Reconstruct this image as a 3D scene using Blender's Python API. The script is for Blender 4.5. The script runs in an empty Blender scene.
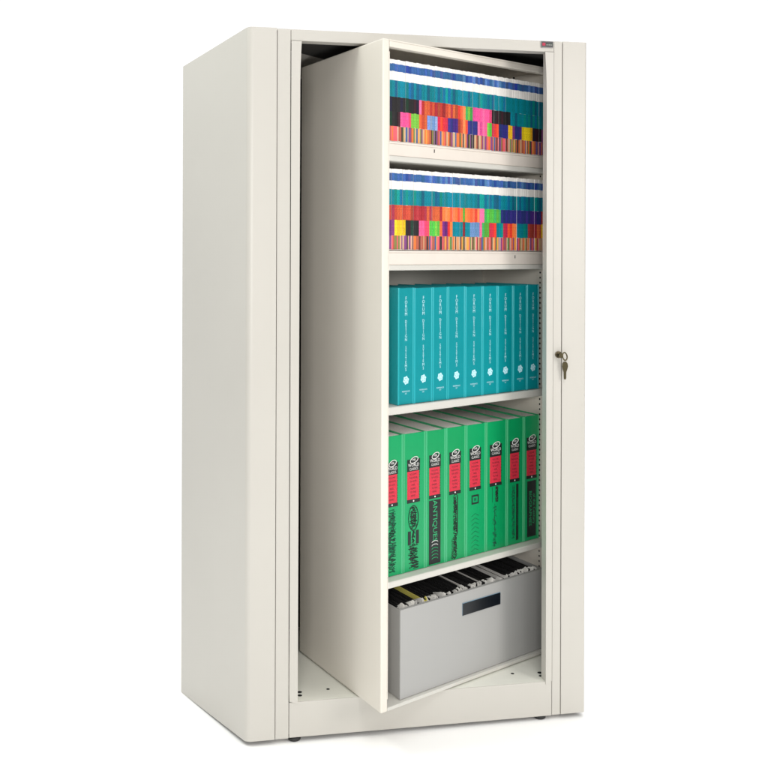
import bpy, bmesh, math, random
from mathutils import Vector, Matrix
random.seed(7)
sc = bpy.context.scene
C = bpy.context.collection

# ------------------------------------------------------------------ materials
def lin(c):
    return tuple(((v/255)/12.92 if v <= 10 else (((v/255)+.055)/1.055)**2.4) for v in c)
MATS = {}
def mat(name, rgb, rough=.5, metal=0., srgb=True, spec=.5, rnd=0., noise=0., nscale=60, bump=0., bscale=400, coat=0.):
    m = bpy.data.materials.new(name); m.use_nodes = True
    nt = m.node_tree; b = nt.nodes['Principled BSDF']
    col = lin(rgb) if srgb else rgb
    b.inputs['Base Color'].default_value = (*col, 1)
    b.inputs['Roughness'].default_value = rough
    b.inputs['Metallic'].default_value = metal
    b.inputs['Specular IOR Level'].default_value = spec
    b.inputs['Coat Weight'].default_value = coat
    src = None
    tc = nt.nodes.new('ShaderNodeTexCoord')
    if rnd or noise:
        hsv = nt.nodes.new('ShaderNodeHueSaturation'); hsv.inputs['Color'].default_value = (*col, 1)
        val = None
        if rnd:
            oi = nt.nodes.new('ShaderNodeObjectInfo')
            mr = nt.nodes.new('ShaderNodeMapRange'); nt.links.new(oi.outputs['Random'], mr.inputs['Value'])
            mr.inputs['To Min'].default_value = 1-rnd; mr.inputs['To Max'].default_value = 1+rnd
            val = mr.outputs['Result']
            mh = nt.nodes.new('ShaderNodeMapRange'); nt.links.new(oi.outputs['Random'], mh.inputs['Value'])
            mh.inputs['To Min'].default_value = .5-rnd*.06; mh.inputs['To Max'].default_value = .5+rnd*.06
            nt.links.new(mh.outputs['Result'], hsv.inputs['Hue'])
        if noise:
            nz = nt.nodes.new('ShaderNodeTexNoise'); nz.inputs['Scale'].default_value = nscale; nz.inputs['Detail'].default_value = 4
            nt.links.new(tc.outputs['Object'], nz.inputs['Vector'])
            m2 = nt.nodes.new('ShaderNodeMapRange'); nt.links.new(nz.outputs['Fac'], m2.inputs['Value'])
            m2.inputs['From Min'].default_value = .3; m2.inputs['From Max'].default_value = .7
            m2.inputs['To Min'].default_value = 1-noise; m2.inputs['To Max'].default_value = 1+noise
            if val is None: val = m2.outputs['Result']
            else:
                mm = nt.nodes.new('ShaderNodeMath'); mm.operation = 'MULTIPLY'
                nt.links.new(val, mm.inputs[0]); nt.links.new(m2.outputs['Result'], mm.inputs[1]); val = mm.outputs[0]
        nt.links.new(val, hsv.inputs['Value'])
        nt.links.new(hsv.outputs['Color'], b.inputs['Base Color'])
    if bump:
        nz = nt.nodes.new('ShaderNodeTexNoise'); nz.inputs['Scale'].default_value = bscale; nz.inputs['Detail'].default_value = 2
        nt.links.new(tc.outputs['Object'], nz.inputs['Vector'])
        bp = nt.nodes.new('ShaderNodeBump'); bp.inputs['Strength'].default_value = bump; bp.inputs['Distance'].default_value = .0006
        nt.links.new(nz.outputs['Fac'], bp.inputs['Height']); nt.links.new(bp.outputs['Normal'], b.inputs['Normal'])
    MATS[name] = m
    return m
PAINT = (.525, .508, .470)
mat('paint', PAINT, .40, srgb=False, noise=.02, nscale=2.5, bump=.12, bscale=420)
mat('unit_paint', (.74, .70, .63), .45, srgb=False, noise=.015, nscale=3, bump=.08, bscale=500)
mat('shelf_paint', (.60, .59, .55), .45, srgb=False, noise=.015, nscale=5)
mat('cream_rail', (.72, .66, .60), .5, srgb=False, noise=.02, nscale=30)
mat('base_paint', (.80, .80, .73), .45, srgb=False, noise=.02, nscale=8)
mat('shade_and_seam_dark', (.035, .035, .033), .8, srgb=False)  # near-black painted in for the shade inside the cabinet; also backs the seams
mat('hole', (.01, .01, .01), .9, srgb=False)
mat('rubber', (.02, .02, .02), .6, srgb=False)
mat('folder_white', (.82, .80, .77), .6, srgb=False, rnd=.05)
mat('tab_white', (.86, .84, .82), .5, srgb=False)
TABS = dict(K=(38,36,38), P=(236,84,148), R=(186,66,50), O=(240,98,58), G=(84,178,66), E=(232,46,58), N=(48,48,128),
            L=(112,146,204), T=(4,126,142), Y=(240,212,34), V=(104,40,116), B=(56,98,158))
for k, c in TABS.items():
    mat('tab_'+k, c, .4, rnd=.26, noise=.28, nscale=330)
ALT = dict(K=[(58,30,40),(26,58,44),(30,30,52)], P=[(222,70,110),(244,110,160)], R=[(150,52,44),(204,84,58),(170,54,70)], O=[(228,74,52),(248,130,80)],
           G=[(60,160,80),(120,190,70)], E=[(206,50,70)], N=[(66,40,120),(34,50,110)], L=[(140,160,200),(90,120,190)], T=[(14,108,150),(6,140,132),(20,94,128)], Y=[(246,190,40)], V=[(130,60,130)], B=[(40,70,150),(86,128,184),(62,84,140)])
for k, cs in ALT.items():
    for q, c in enumerate(cs): mat(f'tab_{k}{q}', c, .4, rnd=.2, noise=.28, nscale=330)
def tabm(k):
    return f'tab_{k}{random.randrange(len(ALT[k]))}' if random.random() < .38 else 'tab_'+k
STR = dict(a=(176,92,72), b=(226,120,60), c=(206,168,130), d=(96,56,50), e=(232,96,108), f=(130,70,130), g=(214,170,150), h=(128,128,72), i=(60,50,52), j=(60,96,150), k=(238,160,70), l=(90,140,80))
for k, c in STR.items(): mat('strip_'+k, c, .5)
mat('teal_spine', (0,140,149), .36, noise=.03, nscale=25, rnd=.03)
mat('teal_cover', (30,164,174), .32, rnd=.04)
mat('teal_print', (190,232,244), .5)
mat('green_spine', (4,154,92), .36, noise=.04, nscale=25, rnd=.03)
mat('green_cover', (62,172,118), .32, rnd=.04)
mat('print_black', (26,34,34), .5, noise=.25, nscale=300)
mat('print_dark_green', (10,92,66), .5)
mat('print_red', (206,44,66), .5, noise=.14, nscale=350)
mat('print_white', (230,230,228), .5)
mat('print_green', (40,170,110), .5)
mat('paper', (.72,.70,.68), .8, srgb=False, noise=.15, nscale=400)
mat('bin_grey', (.385,.385,.38), .5, srgb=False, noise=.02, nscale=4, bump=.06, bscale=600)
mat('holder_navy', (10,16,24), .3, noise=.3, nscale=120)
mat('holder_edge', (120,150,170), .3)
mat('sheet_white', (.93,.92,.89), .7, srgb=False, rnd=.1)
mat('sheet_shade_black', (.012,.012,.013), .7, srgb=False)  # black jackets; their near-black also paints in the shade inside the bin
mat('sheet_yellow', (225,215,110), .7)
mat('lock_metal', (.20,.17,.11), .32, 1.0, srgb=False)
mat('key_metal', (.11,.095,.055), .36, 1.0, srgb=False)
mat('plate_dark', (70,70,72), .35, noise=.1, nscale=200)
mat('plate_frame', (150,148,148), .3, .6)
mat('plate_red', (176,40,70), .4)
mat('plate_green', (44,62,54), .4)
mat('floor_white', (.96,.96,.96), .9, srgb=False, spec=.1)

# ------------------------------------------------------------------ mesh helpers
IDENT = lambda t, s, z: Vector((t, s, z))
# plan axes of the turned shelving unit (its front runs along AW, its sides along AU)
PX, PY = .30944, -.11034
AW = Vector((.88908, .45776, 0)); AU = Vector((-.26175, .96514, 0))
def rot(t, s, z): return Vector((PX, PY, 0)) + AW*t + AU*s + Vector((0, 0, z))

class MB:
    def __init__(self, fn=IDENT): self.bm = bmesh.new(); self.fn = fn; self.mats = []
    def mi(self, m):
        if m not in self.mats: self.mats.append(m)
        return self.mats.index(m)
    def _emit(self, b, m):
        i = self.mi(m); vs = {}
        for v in b.verts: vs[v] = self.bm.verts.new(self.fn(*v.co))
        for f in b.faces:
            nf = self.bm.faces.new([vs[v] for v in f.verts]); nf.material_index = i; nf.smooth = f.smooth
        b.free()
    def box(self, x0, x1, y0, y1, z0, z1, m, bev=0., seg=2, face=None):
        b = bmesh.new(); bmesh.ops.create_cube(b, size=1)
        for v in b.verts:
            v.co = Vector(((x0+x1)/2+v.co.x*(x1-x0), (y0+y1)/2+v.co.y*(y1-y0), (z0+z1)/2+v.co.z*(z1-z0)))
        if bev > 0:
            bmesh.ops.bevel(b, geom=list(b.edges), offset=bev, segments=seg, profile=.5, affect='EDGES')
        self._emit(b, m); return self
    def prism(self, pts, a0, a1, m, axis='y', bev=0., smooth=False):
        """polygon pts extruded along axis; y: pts are (x,z); z: pts are (x,y); x: pts are (y,z)"""
        b = bmesh.new()
        def P(p, a): return {'y': (p[0], a, p[1]), 'z': (p[0], p[1], a), 'x': (a, p[0], p[1])}[axis]
        lo = [b.verts.new(P(p, a0)) for p in pts]; hi = [b.verts.new(P(p, a1)) for p in pts]
        n = len(pts)
        b.faces.new(lo); b.faces.new(hi[::-1])
        for i in range(n):
            f = b.faces.new((lo[i], hi[i], hi[(i+1) % n], lo[(i+1) % n])); f.smooth = smooth
        bmesh.ops.recalc_face_normals(b, faces=list(b.faces))
        if bev: bmesh.ops.bevel(b, geom=list(b.edges), offset=bev, segments=2, profile=.5, affect='EDGES')
        self._emit(b, m); return self
    def disc(self, cx, cy, cz, r, h, m, axis='z', n=20, rx=1., ry=1.):
        pts = [(math.cos(2*math.pi*k/n)*r*rx, math.sin(2*math.pi*k/n)*r*ry) for k in range(n)]
        if axis == 'z': return self.prism([(cx+a, cy+c) for a, c in pts], cz, cz+h, m, 'z')
        if axis == 'y': return self.prism([(cx+a, cz+c) for a, c in pts], cy, cy+h, m, 'y')
        return self.prism([(cy+a, cz+c) for a, c in pts], cx, cx+h, m, 'x')
    def lathe(self, cx, cy, prof, m, n=28):
        b = bmesh.new(); rings = []
        for r, z in prof:
            rings.append([b.verts.new((cx+math.cos(2*math.pi*k/n)*r, cy+math.sin(2*math.pi*k/n)*r, z)) for k in range(n)])
        for a, c in zip(rings, rings[1:]):
            for k in range(n):
                f = b.faces.new((a[k], a[(k+1) % n], c[(k+1) % n], c[k])); f.smooth = True
        b.faces.new(rings[0][::-1]); b.faces.new(rings[-1])
        bmesh.ops.recalc_face_normals(b, faces=list(b.faces))
        self._emit(b, m); return self
    def tube(self, pts, r, m, n=8, closed=False):
        b = bmesh.new(); rings = []; N = len(pts); pts = [Vector(p) for p in pts]
        for i, p in enumerate(pts):
            d = (pts[(i+1) % N]-pts[i-1]) if closed else (pts[min(i+1, N-1)]-pts[max(i-1, 0)])
            d.normalize(); a = d.orthogonal() if abs(d.y) > .9 else d.cross(Vector((0, 1, 0))); a.normalize(); c = d.cross(a)
            rings.append([b.verts.new(p+a*math.cos(2*math.pi*k/n)*r+c*math.sin(2*math.pi*k/n)*r) for k in range(n)])
        R2 = rings[1:]+([rings[0]] if closed else [])
        for a, c in zip(rings, R2):
            for k in range(n):
                f = b.faces.new((a[k], a[(k+1) % n], c[(k+1) % n], c[k])); f.smooth = True
        if not closed: b.faces.new(rings[0]); b.faces.new(rings[-1])
        bmesh.ops.recalc_face_normals(b, faces=list(b.faces))
        self._emit(b, m); return self
    def build(self, name, parent=None, at=None):
        bmesh.ops.recalc_face_normals(self.bm, faces=list(self.bm.faces))
        me = bpy.data.meshes.new(name)
        org = parent_world(parent) if parent is not None else Vector(at or (0, 0, 0))
        for v in self.bm.verts: v.co -= org
        self.bm.to_mesh(me); self.bm.free()
        for m in self.mats: me.materials.append(MATS[m])
        o = bpy.data.objects.new(name, me); C.objects.link(o)
        if parent is not None: o.parent = parent
        else: o.location = org
        return o
def parent_world(o):
    v = Vector((0, 0, 0))
    while o is not None: v += o.location; o = o.parent
    return v
def tag(o, label, cat, group=None):
    o['label'] = label; o['category'] = cat
    if group: o['group'] = group
    return o
def thing(name, loc, label, cat, group=None):
    o = bpy.data.objects.new(name, None); o.empty_display_size = .05; C.objects.link(o); o.location = loc
    return tag(o, label, cat, group)

def text_mb(mb, body, size, cx, cz, s, m, vertical=False, squash=1., fn=None):
    """flat lettering built as mesh, centred at (cx, cz) on plane s, facing -y/-s; vertical = letters stacked"""
    cu = bpy.data.curves.new('lettering', 'FONT'); cu.body = body; cu.size = size
    cu.align_x = 'CENTER'; cu.align_y = 'CENTER'; cu.resolution_u = 2; cu.extrude = 0
    o = bpy.data.objects.new('lettering', cu); C.objects.link(o)
    dg = bpy.context.evaluated_depsgraph_get(); dg.update()
    me = bpy.data.meshes.new_from_object(o.evaluated_get(dg))
    bpy.data.objects.remove(o); bpy.data.curves.remove(cu)
    i = mb.mi(m)
    vs = []
    for v in me.vertices:
        if vertical: x, z = cx + v.co.y*squash, cz - v.co.x   # turned a quarter, reading downwards
        else: x, z = cx + v.co.x*squash, cz + v.co.y
        vs.append(mb.bm.verts.new(mb.fn(x, s, z)))
    for p in me.polygons:
        try: f = mb.bm.faces.new([vs[k] for k in p.vertices]); f.material_index = i
        except ValueError: pass
    bpy.data.meshes.remove(me)

# ------------------------------------------------------------------ the cabinet shell
H = 1.75; WD = .8927
BL = Vector((-.1306, .3483)); BR = Vector((.8927, .80)); FZ = -.0125
cab = thing('rotary_cabinet', (.4, .2, FZ), 'tall off-white steel filing cabinet with its inner shelving unit turned half open', 'filing cabinet')

def shell(name, outer, inner, zb, zt, m):
    b = bmesh.new(); mb = MB()
    ring = outer + inner[::-1]
    lo = [b.verts.new((p[0], p[1], zb(p))) for p in ring]; hi = [b.verts.new((p[0], p[1], zt(p))) for p in ring]
    n = len(ring); no = len(outer)
    for i in range(n):
        j = (i+1) % n
        f = b.faces.new((lo[i], lo[j], hi[j], hi[i]))
    for i in range(no-1):
        a, c = i, i+1; d, e = n-1-i, n-2-i
        b.faces.new((hi[a], hi[c], hi[e], hi[d])); b.faces.new((lo[a], lo[d], lo[e], lo[c]))
    bmesh.ops.recalc_face_normals(b, faces=list(b.faces))
    mb._emit(b, m)
    o = mb.build(name, cab)
    for p in o.data.polygons: p.use_smooth = abs(p.normal.z) < .5
    md = o.modifiers.new('edge', 'BEVEL'); md.width = .0012; md.segments = 2; md.angle_limit = math.radians(40)
    o.data.set_sharp_from_angle(angle=math.radians(35))
    return o
def offset_path(path, th):
    out = []
    for i, p in enumerate(path):
        a = path[max(i-1, 0)]; c = path[min(i+1, len(path)-1)]
        d = Vector((c[0]-a[0], c[1]-a[1])).normalized(); nrm = Vector((-d.y, d.x))
        out.append((p[0]+nrm.x*th, p[1]+nrm.y*th))
    return out
def rounded(p0, corner, p1, r, n=10):
    p0, corner, p1 = map(Vector, (p0, corner, p1)); a = (p0-corner).normalized(); b = (p1-corner).normalized()
    ang = a.angle(b); T = r/math.tan(ang/2); cen = corner+(a+b).normalized()*(r/math.sin(ang/2))
    s = corner+a*T-cen; e = corner+b*T-cen; a0 = math.atan2(s.y, s.x); a1 = math.atan2(e.y, e.x)
    while a1-a0 > math.pi: a1 -= 2*math.pi
    while a1-a0 < -math.pi: a1 += 2*math.pi
    return [tuple(cen+Vector((math.cos(a0+(a1-a0)*k/n), math.sin(a0+(a1-a0)*k/n)))*r) for k in range(n+1)]
# left side cover: from the back, round the soft front corner, to the first seam, with a small return flange
lp = [tuple(BL)] + rounded(BL, (0, 0), (.07, 0), .019) + [(.0706, 0), (.0707, .014)]
f_l = lambda p: max(0., min(1., p[1]/BL.y)) if p[0] < .06 else 0
shell('side_cover', lp, offset_path(lp, .002), lambda p: -.0005-.012*f_l(p), lambda p: H-.041*f_l(p), 'paint')
rp = [(.8255, .014), (.8256, 0)] + rounded((.83, 0), (WD, 0), tuple(BR), .006, 6) + [tuple(BR)]
shell('side_cover', rp, offset_path(rp, .002), lambda p: -.0005, lambda p: H-.001, 'paint')
# narrow stiles between the seams
MB().box(.0722, .1056, .0012, .03, -.001, H-.0012, 'paint', .0012).build('stile', cab)
MB().box(.8012, .8240, .0012, .03, -.0015, H-.0012, 'paint', .0012).build('stile', cab)
# dark seam backing strips behind the joints
mb = MB()
for x0, x1 in ((.0700, .0735), (.1050, .1075), (.7990, .8018), (.8235, .8262)):
    mb.box(x0, x1, .012, .016, .01, H-.01, 'shade_and_seam_dark')
mb.build('seam_backing', cab)
# top rail with its nameplate
rail = MB().box(.1064, .8004, .0008, .035, 1.7205, H-.0014, 'paint', .0014).build('top_rail', cab)
rail.name = 'top_rail'
mb = MB().box(.7632, .7972, -.0022, .0006, 1.7300, 1.7476, 'plate_frame', .0008)
mb.box(.7646, .7962, -.0030, -.0021, 1.7318, 1.7458, 'plate_dark')
mb.box(.7668, .7750, -.0034, -.0029, 1.7352, 1.7425, 'plate_red')
mb.box(.7765, .7945, -.0034, -.0029, 1.7352, 1.7415, 'plate_green')
for k in range(5): mb.box(.7775+k*.0034, .7797+k*.0034, -.0037, -.0033, 1.7362, 1.7388, 'plate_frame')
mb.build('nameplate', rail)
# plinth and base floor
mb = MB().prism([(.1066, .0002), (.8000, -.0022), (.8000, .0872), (.1066, .0876)], .0006, .0042, 'paint', 'y', .0016)
mb.build('plinth', cab)
base = MB().prism([(.0, .036), (.1076, .036), (.1076, .0044), (.799, .0044), (.799, .036), (.885, .036), (.885, .78), (-.11, .345)], .0795, .0871, 'base_paint', 'z')
base = base.build('base_floor', cab)
for x, y, r in ((.1437, .0567, .0062), (.1405, .0370, .0058), (.2184, .0608, .0045), (.7925, .0567, .0064), (.7870, .0365, .0060), (.7189, .0649, .0045)):
    MB().disc(x, y, .0873, r, .0004, 'hole').build('bolt_hole', base)
# posts (jambs) either side of the opening, flaring at the head, snipped at the foot
def post(inner, outer, sgn, zf):
    pts = [(outer, zf+.003), (inner(.1), zf-.0045), (inner(.1), .2), (inner(1.5), 1.5), (inner(1.62), 1.62), (inner(1.66), 1.66), (inner(1.69), 1.69), (inner(1.71), 1.71), (inner(1.7195), 1.7195), (outer, 1.7195)]
    pts.sort(key=lambda p: 0) if False else None
    mb = MB().prism(pts, -.0016, .0006, 'paint', 'y')
    xi = inner(.1)
    a, b = sorted((xi, xi-sgn*.0022))
    mb.box(a, b, .0006, .026, .087, 1.7195, 'paint')
    return mb.build('post', cab)
def li(z):
    return .1276 if z < .2 else .1276+.0014*min(1, (z-.2)/1.4) + (.0036*((z-1.60)/.12)**2 if z > 1.6 else 0)
def ri(z):
    return .7826 if z < .2 else .7826-.0024*min(1, (z-.2)/1.4) - (.0048*((z-1.60)/.12)**2 if z > 1.6 else 0)
post(li, .1067, 1, .088); post(ri, .7992, -1, .0855)
# closed shell: inner walls, back and top; black ones paint in the shade
mb = MB().prism([(.005, .04), (-.120, .343), (-.116, .345), (.009, .042)], .09, 1.70, 'paint', 'z').build('inner_wall', cab)
mb = MB().prism([(.884, .03), (.888, .03), (.888, .79), (.884, .79)], .09, 1.742, 'shade_and_seam_dark', 'z').build('inner_wall', cab)
dx = BR.x-BL.x
b = MB(); b.prism([(BL.x+.004, BL.y-.004), (BR.x-.004, BR.y-.004), (BR.x-.004, BR.y-.0005), (BL.x+.003, BL.y-.0005)], 0.0, 1.708, 'paint', 'z')
for v in b.bm.verts:
    if v.co.z > 1: v.co.z = 1.7045+.0405*(v.co.x-BL.x)/dx
b.build('back_panel', cab)
b = MB().prism([(BL.x+.010, BL.y-.008), (BR.x-.010, BR.y-.008), (BR.x-.010, BR.y-.0055), (BL.x+.010, BL.y-.0055)], .09, 1.70, 'shade_and_seam_dark', 'z')
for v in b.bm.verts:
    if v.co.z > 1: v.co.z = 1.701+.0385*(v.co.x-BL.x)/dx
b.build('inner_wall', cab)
bmt = bmesh.new()
pl = [(.003, .003, H-.002), (WD-.003, .003, H-.002), (WD-.003, BR.y-.003, H-.002), (BL.x+.003, BL.y-.003, H-.043)]
mt = MB(); hi = [bmt.verts.new(p) for p in pl]; lo = [bmt.verts.new((p[0], p[1]+.0, p[2]-.004)) for p in pl]
for tri in ((0, 1, 2), (0, 2, 3)):
    bmt.faces.new([hi[k] for k in tri]); bmt.faces.new([lo[k] for k in tri[::-1]])
for k in range(4): bmt.faces.new((hi[k], lo[k], lo[(k+1) % 4], hi[(k+1) % 4]))
mt._emit(bmt, 'paint'); top = mt.build('top_panel', cab)
MB().prism([(.004, .037), (.884, .037), (.884, .78), (-.112, .335)], 1.7155-.012, 1.7155-.010, 'shade_and_seam_dark', 'z').build('ceiling_shade', top) if False else None
MB().prism([(.01, .0365), (.884, .0365), (.884, .72), (.01, .30)], 1.737, 1.739, 'shade_and_seam_dark', 'z').build('ceiling_shade', top)  # dark sheet added for the shade under the top
# levelling feet
for x, y in ((.1228, .018), (.7742, .018), (.02, .28), (.84, .70)):
    zt = .002 if x < .5 else 0
    MB().lathe(x, y, [(.0125, FZ+.0002), (.0155, FZ+.002), (.0165, FZ+.006), (.0158, -.0035), (.012, -.002), (.006, .004)], 'rubber').build('levelling_foot', cab)
# lock barrel on the right stile
lx, lz = .8150, .9350
lock = MB().disc(lx, -.0045, lz, .0088, .006, 'lock_metal', 'y', 28)
lock.disc(lx, -.0060, lz, .0064, .0018, 'lock_metal', 'y', 24).box(lx-.0008, lx+.0008, -.0064, -.0058, lz-.004, lz+.004, 'hole')
lock.build('lock_barrel', cab)

# ------------------------------------------------------------------ the turned shelving unit (a part of the cabinet)
Z0, Z1 = .0905, 1.7132; DEP = .44; TW = .640
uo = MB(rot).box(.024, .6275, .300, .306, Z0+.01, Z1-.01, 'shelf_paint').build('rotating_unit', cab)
def sidep(a, b_, nm='side_panel'):
    mb = MB(rot).box(a, b_, 0, DEP, Z0, Z1, 'unit_paint', .0038, 3)
    return mb
sp = sidep(.0, .0222); sp.box(.0214, .0232, .0012, .012, Z0+.03, Z1-.03, 'unit_paint'); sp.build('side_panel', uo)
sp = sidep(.6280, .648)
z = Z0+.06
while z < Z1-.08:
    for s in (.034,): sp.disc(.6274, s, z, .0029, .0007, 'hole', 'x', 8)
    z += .0142
sp.build('side_panel', uo)
MB(rot).box(.0225, .6278, .0008, DEP-.002, Z1-.0035, Z1-.0004, 'unit_paint').box(.0225, .6278, .0004, .02, 1.6948, Z1-.0036, 'unit_paint', .0018).build('top_board', uo)
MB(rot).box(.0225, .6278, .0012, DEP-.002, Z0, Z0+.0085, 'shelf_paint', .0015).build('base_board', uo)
def slot(mb, t, z): mb.box(t-.0012, t+.0012, .0026, .0034, z-.004, z+.004, 'hole')
def tray(z, dz, ts):
    mb = MB(rot)
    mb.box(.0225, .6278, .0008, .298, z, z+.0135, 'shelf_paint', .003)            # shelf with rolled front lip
    mb.box(.0245, .6268, .0035, .0065, z+.0138, z+dz-.006, 'cream_rail', .0008)    # upright rail under the folders
    mb.box(.0245, .6268, .0020, .290, z+dz-.0058, z+dz-.0008, 'cream_rail', .0012)
    for t in ts: slot(mb, t, z+dz-.015)
    return mb.build('shelf', uo)
tray(1.4195, .0485, (.179,)); tray(1.1545, .0490, (.49,))
def plain(z, th):
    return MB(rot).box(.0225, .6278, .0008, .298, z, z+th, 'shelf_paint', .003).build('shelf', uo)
plain(.8040, .0195); plain(.3850, .0160)
# little bracket under the top board at the right
MB(rot).box(.560, .566, .085, .088, 1.672, 1.6935, 'hole').build('bracket', uo)

# ------------------------------------------------------------------ folders on the two upper shelves
N = 64; T0, T1 = .0285, .6255
ROWS = [('top', 1.4690, [1.6688, 1.6580, 1.6398, 1.6178, 1.5778, 1.5420, 1.5066],
         'KKKKKKKKKKKPRRRRRRRRRRRRRROOOGGGPPPPPPPPKKKKKKKKTTTTTTTTTTTTTTTG',
         'KKKKPPPPGGGORRLLLLEEEENNNNRROONNNNPPPPGGEEENNNNYYVNNNYYYYYKKKKVV'),
        ('second', 1.2045, [1.4024, 1.3920, 1.3735, 1.3525, 1.3146, 1.2780, 1.2402],
         'RRRRRRRRRRRRRRRRRRRROOOOOOOOGOOOOOOPPGGGGGGGNNNNNNNNNNNNNNNNNNRK',
         'VVYYYYKKKKKPPPPGGGGOVVOOTTTTRTTLLLLPGGGEEETTTEEEEOOTTTTTRRRRRRYY')]
CN = dict(K='black', P='pink', R='rust', O='orange', G='green', E='red', N='navy', L='light blue', T='teal', Y='yellow', V='purple')
ORD = ['first', 'second', 'third', 'fourth', 'fifth', 'sixth', 'seventh', 'eighth', 'ninth', 'tenth', 'eleventh', 'twelfth', 'thirteenth', 'fourteenth', 'fifteenth', 'sixteenth']
for shelf, zb, Z, SA, SB in ROWS:
    runs = []; i = 0
    while i < N:
        j = i
        while j < N and SA[j] == SA[i] and SB[j] == SB[i]: j += 1
        runs.append((i, j)); i = j
    runof = {k: r for r, (a, b_) in enumerate(runs) for k in range(a, b_)}
    w = (T1-T0)/N
    for i in range(N):
        ta = T0+w*i; tb = ta+w-.00015
        s0 = .0105+random.uniform(0, .0022); dz = random.uniform(-.0006, .0006)
        r = runof[i]; a, b_ = runs[r]
        key = (SA[i], SB[i]); same = [q for q, (x, y) in enumerate(runs) if (SA[x], SB[x]) == key]
        words = f"folder tabbed {CN[SA[i]]} over {CN[SB[i]]}"
        if len(same) > 1:
            pv = runs[r-1][0] if r > 0 else None
            words += f" after {CN[SA[pv]]} over {CN[SB[pv]]}" if pv is not None else ' at far left'
        lead = (ORD[i-a]+' ') if b_-a > 1 else ''
        lab = f"{lead}{words}, {shelf} shelf"
        fo = thing('file_folder', rot((ta+tb)/2, .14, zb), lab, 'file folder', f'colour tabbed folders on the {shelf} shelf')
        MB(rot).box(ta, tb, s0, .275, zb, Z[0]+dz, 'folder_white', .0006, 1).build('jacket', fo)
        def stick(z1, z0, m, split=None, off=0.):
            jz = random.uniform(-.0006, .0006)
            mb = MB(rot); f = s0-.0005-off
            if split:
                mid = ta+w*random.uniform(.35, .65)
                mb.box(ta+.0002, mid, f, s0+.012, z0+jz, z1+jz, m); mb.box(mid, tb, f+.0002, s0+.012, z0+jz, z1+jz, split)
            else: mb.box(ta+.0001, tb+.0001, f, s0+.012, z0+jz, z1+jz, m)
            mb.build('colour_label', fo)
        stick(Z[1], Z[2], tabm('B')); stick(Z[3], Z[4]-.0004, tabm('T'))
        stick(Z[4]-.0002, Z[5]-.0006, tabm(SA[i]), off=.0002); stick(Z[5], Z[6]-.0002, tabm(SB[i]), off=.0004)
        stick(Z[6]-.0002, zb+.0012, 'strip_'+random.choice('aaabbccddeeffghiijkl'), 'strip_'+random.choice('aaabccdeeffghik'))

# ------------------------------------------------------------------ binders
def binder_shell(t0, t1, s, dep, z0, z1, cm, sm, ct=.0052):
    g = thing('ring_binder', rot((t0+t1)/2, s+dep/2, z0), '', 'binder')
    MB(rot).box(t0+.0002, t0+ct, s, s+.006, z0, z1, cm, .0018, 3).box(t0+.0003, t0+.0024, s+.004, s+dep, z0+.0003, z1-.0003, cm, .0006, 2).build('cover', g)
    MB(rot).box(t1-ct, t1-.0002, s, s+.006, z0, z1, cm, .0018, 3).box(t1-.0024, t1-.0003, s+.004, s+dep, z0+.0003, z1-.0003, cm, .0006, 2).build('cover', g)
    sp = MB(rot).box(t0+ct-.0008, t1-ct+.0008, s+.0008, s+.0034, z0+.001, z1-.001, sm, .0008).build('spine', g)
    MB(rot).box(t0+.003, t1-.0045, s+.006, s+dep-.008, z0+.004, z1-.0035, 'paper').build('paper_block', g)
    return g, sp
TB = [.0604, .1159, .1811, .2366, .3015, .3681, .4275, .4914, .5492, .5997]
tnames = ['leftmost teal binder, beside the front edge of the turned side panel', 'second teal binder from the turned side panel', 'third teal binder from the turned side panel',
          'fourth teal binder from the left on the middle shelf', 'centre teal binder of nine on the middle shelf', 'teal binder just right of the centre one on the middle shelf',
          'third teal binder from the right end of the middle shelf', 'teal binder second from the right end of the middle shelf', 'rightmost teal binder, against the perforated right side of the unit']
for i in range(9):
    t0, t1 = TB[i], TB[i+1]
    hj = random.uniform(-.0008, .0008)
    g, sp = binder_shell(t0, t1, .010, .24, .8238, 1.1118+hj, 'teal_cover', 'teal_spine')
    g['label'] = tnames[i]; g['group'] = 'teal binders on the middle shelf'
    tc = (t0+t1)/2; s = .0104
    mb = MB(rot)
    zz = 1.0855
    for wi, (word, zs, ze) in enumerate((('FORUM', 1.0855, 1.0465), ('DESIGN', 1.0280, .9835), ('SYSTEMS', .9640, .9100))):
        n = len(word)
        for k, ch in enumerate(word):
            text_mb(mb, ch, .0105 if wi else .0118, tc-.0005, zs+(ze-zs)*k/(n-1), s, 'teal_print')
    mb.build('lettering', sp)
    mb = MB(rot)
    pts = []
    for k in range(12):
        r = .0112 if k % 2 == 0 else .0088
        pts.append((tc+math.cos(math.pi*k/6+.26)*r*.93, .884+math.sin(math.pi*k/6+.26)*r))
    mb.prism(pts, s-.0002, s+.0006, 'teal_print', 'y')
    for k in range(6): mb.disc(tc+math.cos(math.pi*k/3)*.0052, s-.0004, .884+math.sin(math.pi*k/3)*.0052, .0011, .0003, 'teal_cover', 'y', 8)
    mb.build('emblem', sp)
    mb = MB(rot); text_mb(mb, 'REFERENCE', .0052, tc, .8565, s, 'teal_print'); text_mb(mb, 'SET', .0048, tc, .8510, s, 'teal_print'); mb.build('lettering', sp)

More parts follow.
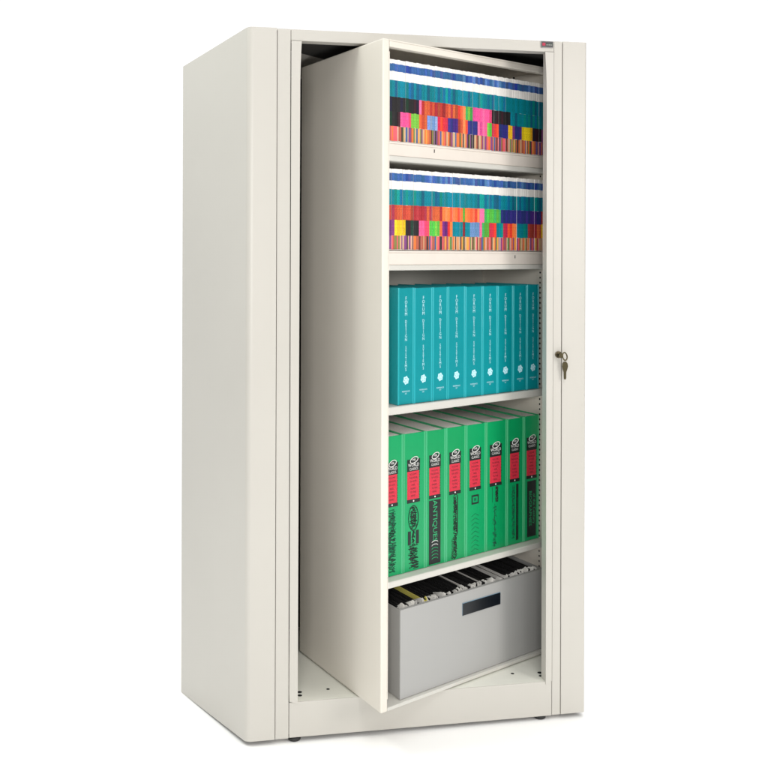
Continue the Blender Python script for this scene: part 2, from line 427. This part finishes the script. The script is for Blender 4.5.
GB = [.0250, .0949, .1736, .2471, .3229, .4014, .4861, .5571, .6228]
gnames = ['green binder half hidden behind the turned side panel edge', 'green binder with an oval face drawing low on its spine', 'green binder with a tall black picture panel, third from the left',
          'green binder with a thin column of black script running down its spine', 'green binder with a small square emblem under its red block', 'green binder with one short printed line under its red block',
          'green binder with a long thin dark stripe down its spine, second from right', 'rightmost green binder, with a tall dark printed panel on its spine']
for i in range(8):
    t0, t1 = GB[i], GB[i+1]; w = t1-t0
    g, sp = binder_shell(t0, t1, .030, .255, .4012, .7475+random.uniform(-.0008, .0008), 'green_cover', 'green_spine', .0062)
    g['label'] = gnames[i]; g['group'] = 'green binders on the lower shelf'
    s = .0304; a = t0+w*.17; b_ = t0+w*(.74 if i < 7 else .84); dz = (0, 0, .002, .001, .002, .003, .004, .006)[i]
    mb = MB(rot); tc = (a+b_)/2; lw = b_-a
    mb.box(a, b_, s-.0001, s+.0006, .6515, .6815+dz, 'print_black')
    mb.box(a+.0005, b_-.0035, s-.0001, s+.0006, .5815, .6515, 'print_red')
    mb.box(a, b_, s-.0001, s+.0006, .5725, .5815, 'print_black')
    for k in range(16): mb.box(b_-.0030, b_-.0008, s-.0002, s+.0006, .584+k*.0042, .5862+k*.0042, 'print_black')
    mb.disc(tc, s-.0004, .577, .0022, .0004, 'print_white', 'y', 10)
    # white swoosh ring over the title block
    ring = [(tc+.001+math.cos(2*math.pi*k/22)*lw*.30, s-.0010, .6795+dz+math.sin(2*math.pi*k/22)*.0072+math.cos(2*math.pi*k/22)*.003) for k in range(22)]
    mb.tube(ring, .0011, 'print_white', 5, True)
    mb.disc(tc+.001, s-.0006, .6795+dz, .0075, .0006, 'print_black', 'y', 16, 1.4, .8)
    text_mb(mb, 'MR', .0085, tc+.001, .6795+dz, s-.0008, 'print_white')
    text_mb(mb, 'WORLD', .0115, tc, .6668+dz, s-.0004, 'print_white', squash=lw/.050)
    text_mb(mb, 'CLASSICS', .0088, tc, .6570+dz, s-.0004, 'print_white', squash=lw/.055)
    for k in range(7): text_mb(mb, ('VOLUME', 'THE BOOK', 'OF LISTS', 'AND', 'INDEX', 'TO THE', 'SERIES')[k], .0062, tc-.0015, .6440-k*.0090, s-.0003, 'print_black', squash=.95)
    mb.build('title_block', sp)
    mb = MB(rot)
    def scrib(t, z0, z1, wd, m, n):
        """a loose line drawing: a few wandering ink strokes and blots"""
        n = int(n*1.8)
        for k in range(n):
            z = z0+(z1-z0)*(k+.5)/n; h = abs(z1-z0)/n
            p = [(t+random.uniform(-.5, .5)*wd, s-.0001, z+random.uniform(-.8, .8)*h) for _ in range(random.choice((3, 4, 5)))]
            mb.tube(p, random.uniform(.0005, .0010), m, 4)
            if random.random() < .45: mb.disc(t+random.uniform(-.4, .4)*wd, s-.0003, z, random.uniform(.0012, .0028), .0004, m, 'y', 7, random.uniform(.5, 1.3), random.uniform(.6, 1.8))
    if i == 0: scrib(tc, .41, .565, .030, 'print_dark_green', 34); scrib(tc, .42, .56, .026, 'print_black', 14)
    if i == 1:
        el = lambda rx, rz: [(tc+math.cos(2*math.pi*k/20)*rx, s-.0002, .534+math.sin(2*math.pi*k/20)*rz) for k in range(20)]
        mb.tube(el(.017, .031), .0012, 'print_black', 5, True); mb.tube(el(.008, .020), .0011, 'print_black', 5, True)
        mb.box(tc-.019, tc-.009, s-.0003, s+.0005, .468, .502, 'print_black'); mb.box(tc+.009, tc+.019, s-.0003, s+.0005, .468, .502, 'print_black')
        scrib(tc, .408, .466, .036, 'print_black', 18); scrib(tc, .466, .505, .012, 'print_black', 6); scrib(tc, .506, .562, .026, 'print_black', 10)
    if i == 2:
        mb.box(tc-.021, tc+.021, s-.0001, s+.0006, .406, .568, 'print_black')
        text_mb(mb, 'ANTIQUES', .022, tc, .515, s-.0004, 'print_green', True)
        for k in range(6): mb.tube([(tc+math.cos(math.pi*q/6)*.011, s-.0004, .418+k*.0085+math.sin(math.pi*q/6)*.004) for q in range(7)], .0008, 'print_white' if k > 3 else 'print_green', 4)
    if i == 3:
        text_mb(mb, 'ILLUSTRATED', .0235, tc+.003, .523, s-.0003, 'print_black', True, 1.0) if False else None
        mb.box(tc+.0075, tc+.0105, s-.0002, s+.0005, .47, .566, 'print_black'); scrib(tc+.001, .405, .566, .014, 'print_black', 30)
        text_mb(mb, 'Collected', .024, tc+.001, .527, s-.0003, 'print_black', True); text_mb(mb, 'and Recorded', .0145, tc+.004, .455, s-.0003, 'print_black', True)
        text_mb(mb, 'Guide', .016, tc-.007, .440, s-.0003, 'print_black', True); text_mb(mb, '&', .022, tc-.008, .413, s-.0003, 'print_black')
    if i == 4:
        for zz, hh in ((.5575, .0022), (.5375, .0022)): mb.box(tc-.012, tc+.012, s-.0002, s+.0005, zz-hh, zz+hh, 'print_black')
        for xx in (tc-.012, tc+.012): mb.box(xx-.0018, xx+.0018, s-.0003, s+.0005, .5355, .5595, 'print_black')
        mb.box(tc-.004, tc+.004, s-.0002, s+.0005, .544, .551, 'print_dark_green')
        mb.build('emblem', sp); mb = MB(rot)
        for k in range(9): mb.tube([(tc-.014+q*.0047, s, .418+k*.0115-abs(q-3)*.0022) for q in range(7)], .0005, 'print_dark_green', 4)
    if i == 5:
        scrib(tc+.004, .53, .57, .012, 'print_black', 10); scrib(tc-.004, .41, .52, .016, 'print_dark_green', 14)
        text_mb(mb, 'PRICE', .0160, tc+.004, .549, s-.0003, 'print_black', True)
        mb.box(tc-.014, tc-.0125, s-.0002, s+.0005, .53, .57, 'print_dark_green')
        mb.box(tc-.004, tc-.003, s-.0002, s+.0005, .41, .525, 'print_dark_green')
    if i == 6:
        mb.box(tc+.006, tc+.0155, s-.0002, s+.0005, .412, .566, 'print_black'); text_mb(mb, 'ENCYCLOPEDIA', .0105, tc+.0108, .490, s-.0005, 'print_dark_green', True)
        scrib(tc-.006, .42, .56, .014, 'print_dark_green', 16)
        for q in (-.010, -.003): mb.box(tc+q, tc+q+.001, s-.0002, s+.0005, .43, .565, 'print_dark_green')
    if i == 7:
        mb.box(tc-.019, tc+.019, s-.0001, s+.0006, .4115, .566, 'print_black'); text_mb(mb, 'BIOGRAPHIES', .0160, tc-.006, .490, s-.0004, 'print_green', True); text_mb(mb, 'of the Century', .0140, tc+.010, .488, s-.0004, 'print_green', True)
    mb.build('spine_print', sp)

# ------------------------------------------------------------------ grey bin with hanging folders
BT0, BT1, BZ0, BZ1 = .0730, .6268, .1000, .3200; BS0, BS1 = .0125, .29
bn = thing('file_bin', rot(.35, .15, BZ0), 'wide grey steel bin with a dark label holder, on the bottom shelf', 'file bin')
fp = MB(rot).box(BT0, BT1, BS0, BS0+.0035, BZ0, BZ1, 'bin_grey', .0012, 3).box(BT0+.001, BT1-.001, BS0+.0030, BS0+.0120, BZ1-.0036, BZ1-.0006, 'bin_grey', .0008).build('front_panel', bn)
MB(rot).box(BT0, BT0+.003, BS0+.0036, BS1, BZ0, BZ1-.0004, 'bin_grey', .0008).build('side_panel', bn)
MB(rot).box(BT1-.003, BT1, BS0+.0036, BS1, BZ0, BZ1-.0004, 'bin_grey', .0008).build('side_panel', bn)
MB(rot).box(BT0+.003, BT1-.003, BS1-.003, BS1, BZ0, BZ1-.0004, 'bin_grey').build('back_panel', bn)
MB(rot).box(BT0+.003, BT1-.003, BS0+.0036, BS1-.003, BZ0, BZ0+.003, 'bin_grey').build('bottom_panel', bn)
mb = MB(rot).box(.2950, .4425, BS0-.0022, BS0+.0006, .2600, .2920, 'holder_edge', .0006).box(.2950, .4412, BS0-.0028, BS0-.0020, .2604, .2912, 'holder_navy')
mb.build('label_holder', fp)
t = BT0+.005; k = 0
while t < BT1-.012:
    yel = k == 13
    th = random.uniform(.0012, .0026); lean = random.uniform(-.003, .007)
    zs = BZ0+.004; zt = BZ1+random.uniform(-.010, .004)
    lab = 'yellow folder near the left end of the grey bin' if yel else 'black hanging folder with white papers at its front, standing in the grey bin'
    pale = (not yel) and random.random() < .16
    if pale: lab = 'pale grey-white hanging folder standing among the black ones in the grey bin'; zt += .004
    hf = thing('hanging_folder', rot(t, .12, zs), lab, 'hanging folder', None if yel else ('pale hanging folders in the grey bin' if pale else 'black hanging folders in the grey bin'))
    MB(rot).prism([(t, zs), (t+th, zs), (t+th+lean, zt), (t+lean, zt)], BS0+.018, .272, 'sheet_yellow' if yel else ('paper' if pale else 'sheet_shade_black'), 'y').build('jacket', hf)
    for q in range(random.choice((1, 1, 2, 2, 3))):
        tt = t+th+.0006+q*.0013; pt = random.uniform(.0004, .0009)
        h0 = BZ1+random.uniform(-.004, .009); dep = random.uniform(.004, .034); l2 = lean+random.uniform(-.004, .005)
        s0 = BS0+.0132+random.uniform(0, .003)
        m = 'sheet_yellow' if yel else 'sheet_white'
        mb = MB(rot); b = bmesh.new()
        def V(t_, s_, z_): return b.verts.new((t_, s_, z_))
        drop = random.uniform(.012, .04)
        prof = [(s0, zs, 0), (s0+dep+.02, zs, 0), (s0+dep+.02, h0-drop, l2), (s0+dep*.4, h0, l2), (s0, h0-random.uniform(0, .004), l2)]
        a = [V(tt+l_, s_, z_) for s_, z_, l_ in prof]; c = [V(tt+pt+l_, s_, z_) for s_, z_, l_ in prof]
        b.faces.new(a); b.faces.new(c[::-1])
        for e in range(5): b.faces.new((a[e], c[e], c[(e+1) % 5], a[(e+1) % 5]))
        mb._emit(b, m); mb.build('paper', hf)
    t += th+random.uniform(.0036, .0066); k += 1

# ------------------------------------------------------------------ keys
ky = thing('key', (lx, -.006, lz), 'small dark brass key in the lock barrel, a second key hanging from it', 'key')
mb = MB().box(lx-.0008, lx+.0008, -.016, -.0066, lz-.0030, lz+.0030, 'key_metal', .0003)
mb.prism([(lx-.001+math.cos(a)*.0052+.0005, lz-.001+math.sin(a)*.0066) for a in [2*math.pi*k/20 for k in range(20)]], -.017, -.0152, 'key_metal', 'y')
mb.build('blade', ky)
bx, bz = lx+.0105, lz-.0035
ring = [(bx+math.cos(2*math.pi*k/24)*.0062, -.0165+math.sin(2*math.pi*k/24)*.003, bz+math.sin(2*math.pi*k/24)*.0098) for k in range(24)]
MB().tube(ring, .0017, 'key_metal', 8, True).build('key_ring', ky)
hx, hz = bx+.0030, bz-.0100
mb = MB()
prof = [(-.0030, -.004), (-.0068, -.009), (-.0078, -.016), (-.0060, -.024), (-.0034, -.031), (-.0028, -.046), (-.0020, -.050), (.0022, -.050), (.0032, -.046), (.0034, -.031), (.0062, -.024), (.0082, -.016), (.0070, -.009), (.0030, -.004)]
mb.prism([(hx+a, hz+c) for a, c in prof], -.0125, -.0095, 'key_metal', 'y', .0006)
mb.build('hanging_key', ky)

# ------------------------------------------------------------------ setting
fl = MB().box(-2.4, 3.2, -3.2, 1.7, FZ-.02, FZ, 'floor_white').build('floor'); fl['kind'] = 'structure'

WF, WB, WU = .10, 1.07, 1.5
w = bpy.data.worlds.new('World'); sc.world = w; w.use_nodes = True
nt = w.node_tree; bg = nt.nodes['Background']
# added surround light: white backdrop behind the cabinet, dim behind the camera, bright overhead
def N(t, **k):
    n = nt.nodes.new(t)
    for a_, v in k.items(): setattr(n, a_, v)
    return n
tcw = N('ShaderNodeTexCoord'); sx = N('ShaderNodeSeparateXYZ'); nt.links.new(tcw.outputs['Generated'], sx.inputs[0])
def mrange(src, a, b_, c, d):
    m = N('ShaderNodeMapRange', interpolation_type='SMOOTHSTEP'); nt.links.new(src, m.inputs['Value'])
    for nme, v in zip(('From Min', 'From Max', 'To Min', 'To Max'), (a, b_, c, d)): m.inputs[nme].default_value = v
    return m.outputs['Result']
back = mrange(sx.outputs['Y'], .22, .55, WF, WB); up = mrange(sx.outputs['Z'], .45, 1.0, 0., WU)
ad = N('ShaderNodeMath', operation='ADD'); nt.links.new(back, ad.inputs[0]); nt.links.new(up, ad.inputs[1])
nt.links.new(ad.outputs[0], bg.inputs['Strength']); mc = N('ShaderNodeMix', data_type='RGBA'); mc.inputs['A'].default_value = (.99, 1, .97, 1); mc.inputs['B'].default_value = (1, 1, 1, 1)
nt.links.new(mrange(sx.outputs['Y'], .22, .55, 0., 1.), mc.inputs['Factor']); nt.links.new(mc.outputs['Result'], bg.inputs['Color'])
def area(name, loc, tgt, sx_, sy, e, col=(1, 1, 1)):
    l = bpy.data.lights.new(name, 'AREA'); l.shape = 'RECTANGLE'; l.size = sx_; l.size_y = sy; l.energy = e; l.color = col
    o = bpy.data.objects.new(name, l); C.objects.link(o); o.location = loc
    o.rotation_euler = (Vector(tgt)-Vector(loc)).to_track_quat('-Z', 'Y').to_euler(); return o
area('key_softbox', (.45, -2.3, 2.9), (.45, 0, .9), .9, .9, 21, (1, .985, .965))
area('fill_softbox', (-.8, -3.6, 1.45), (.4, .1, .9), .8, .8, 57, (1, .975, .94))
area('right_softbox', (2.3, -2.3, 1.6), (.7, 0, .9), 1.0, 1.0, 31, (1, .95, .91))
area('side_softbox', (-1.25, -.05, 2.6), (-.1, .15, 1.6), .6, .6, 14, (.96, 1, .94))

# ------------------------------------------------------------------ camera
cd = bpy.data.cameras.new('camera'); cam = bpy.data.objects.new('camera', cd); C.objects.link(cam); sc.camera = cam
r = Vector((.9809687, -.1941391, .00322795)); u = Vector((-.003118, .00087190, .99999476)); f = Vector((.1941409, .98097362, -.00024998))
M = Matrix(((r.x, u.x, -f.x, -.36456), (r.y, u.y, -f.y, -2.49634), (r.z, u.z, -f.z, 1.19037), (0, 0, 0, 1)))
cam.matrix_world = M
cd.sensor_width = 36; cd.sensor_fit = 'HORIZONTAL'; cd.lens = 36*1030.662/768
cd.shift_x = (384-299.764)/768; cd.shift_y = (255.678-384)/768
cd.clip_start = .05; cd.clip_end = 200
sc.view_settings.view_transform = 'Standard'; sc.view_settings.look = 'None'; sc.view_settings.exposure = .03; sc.view_settings.gamma = 1
sc.cycles.max_bounces = 8; sc.cycles.diffuse_bounces = 5
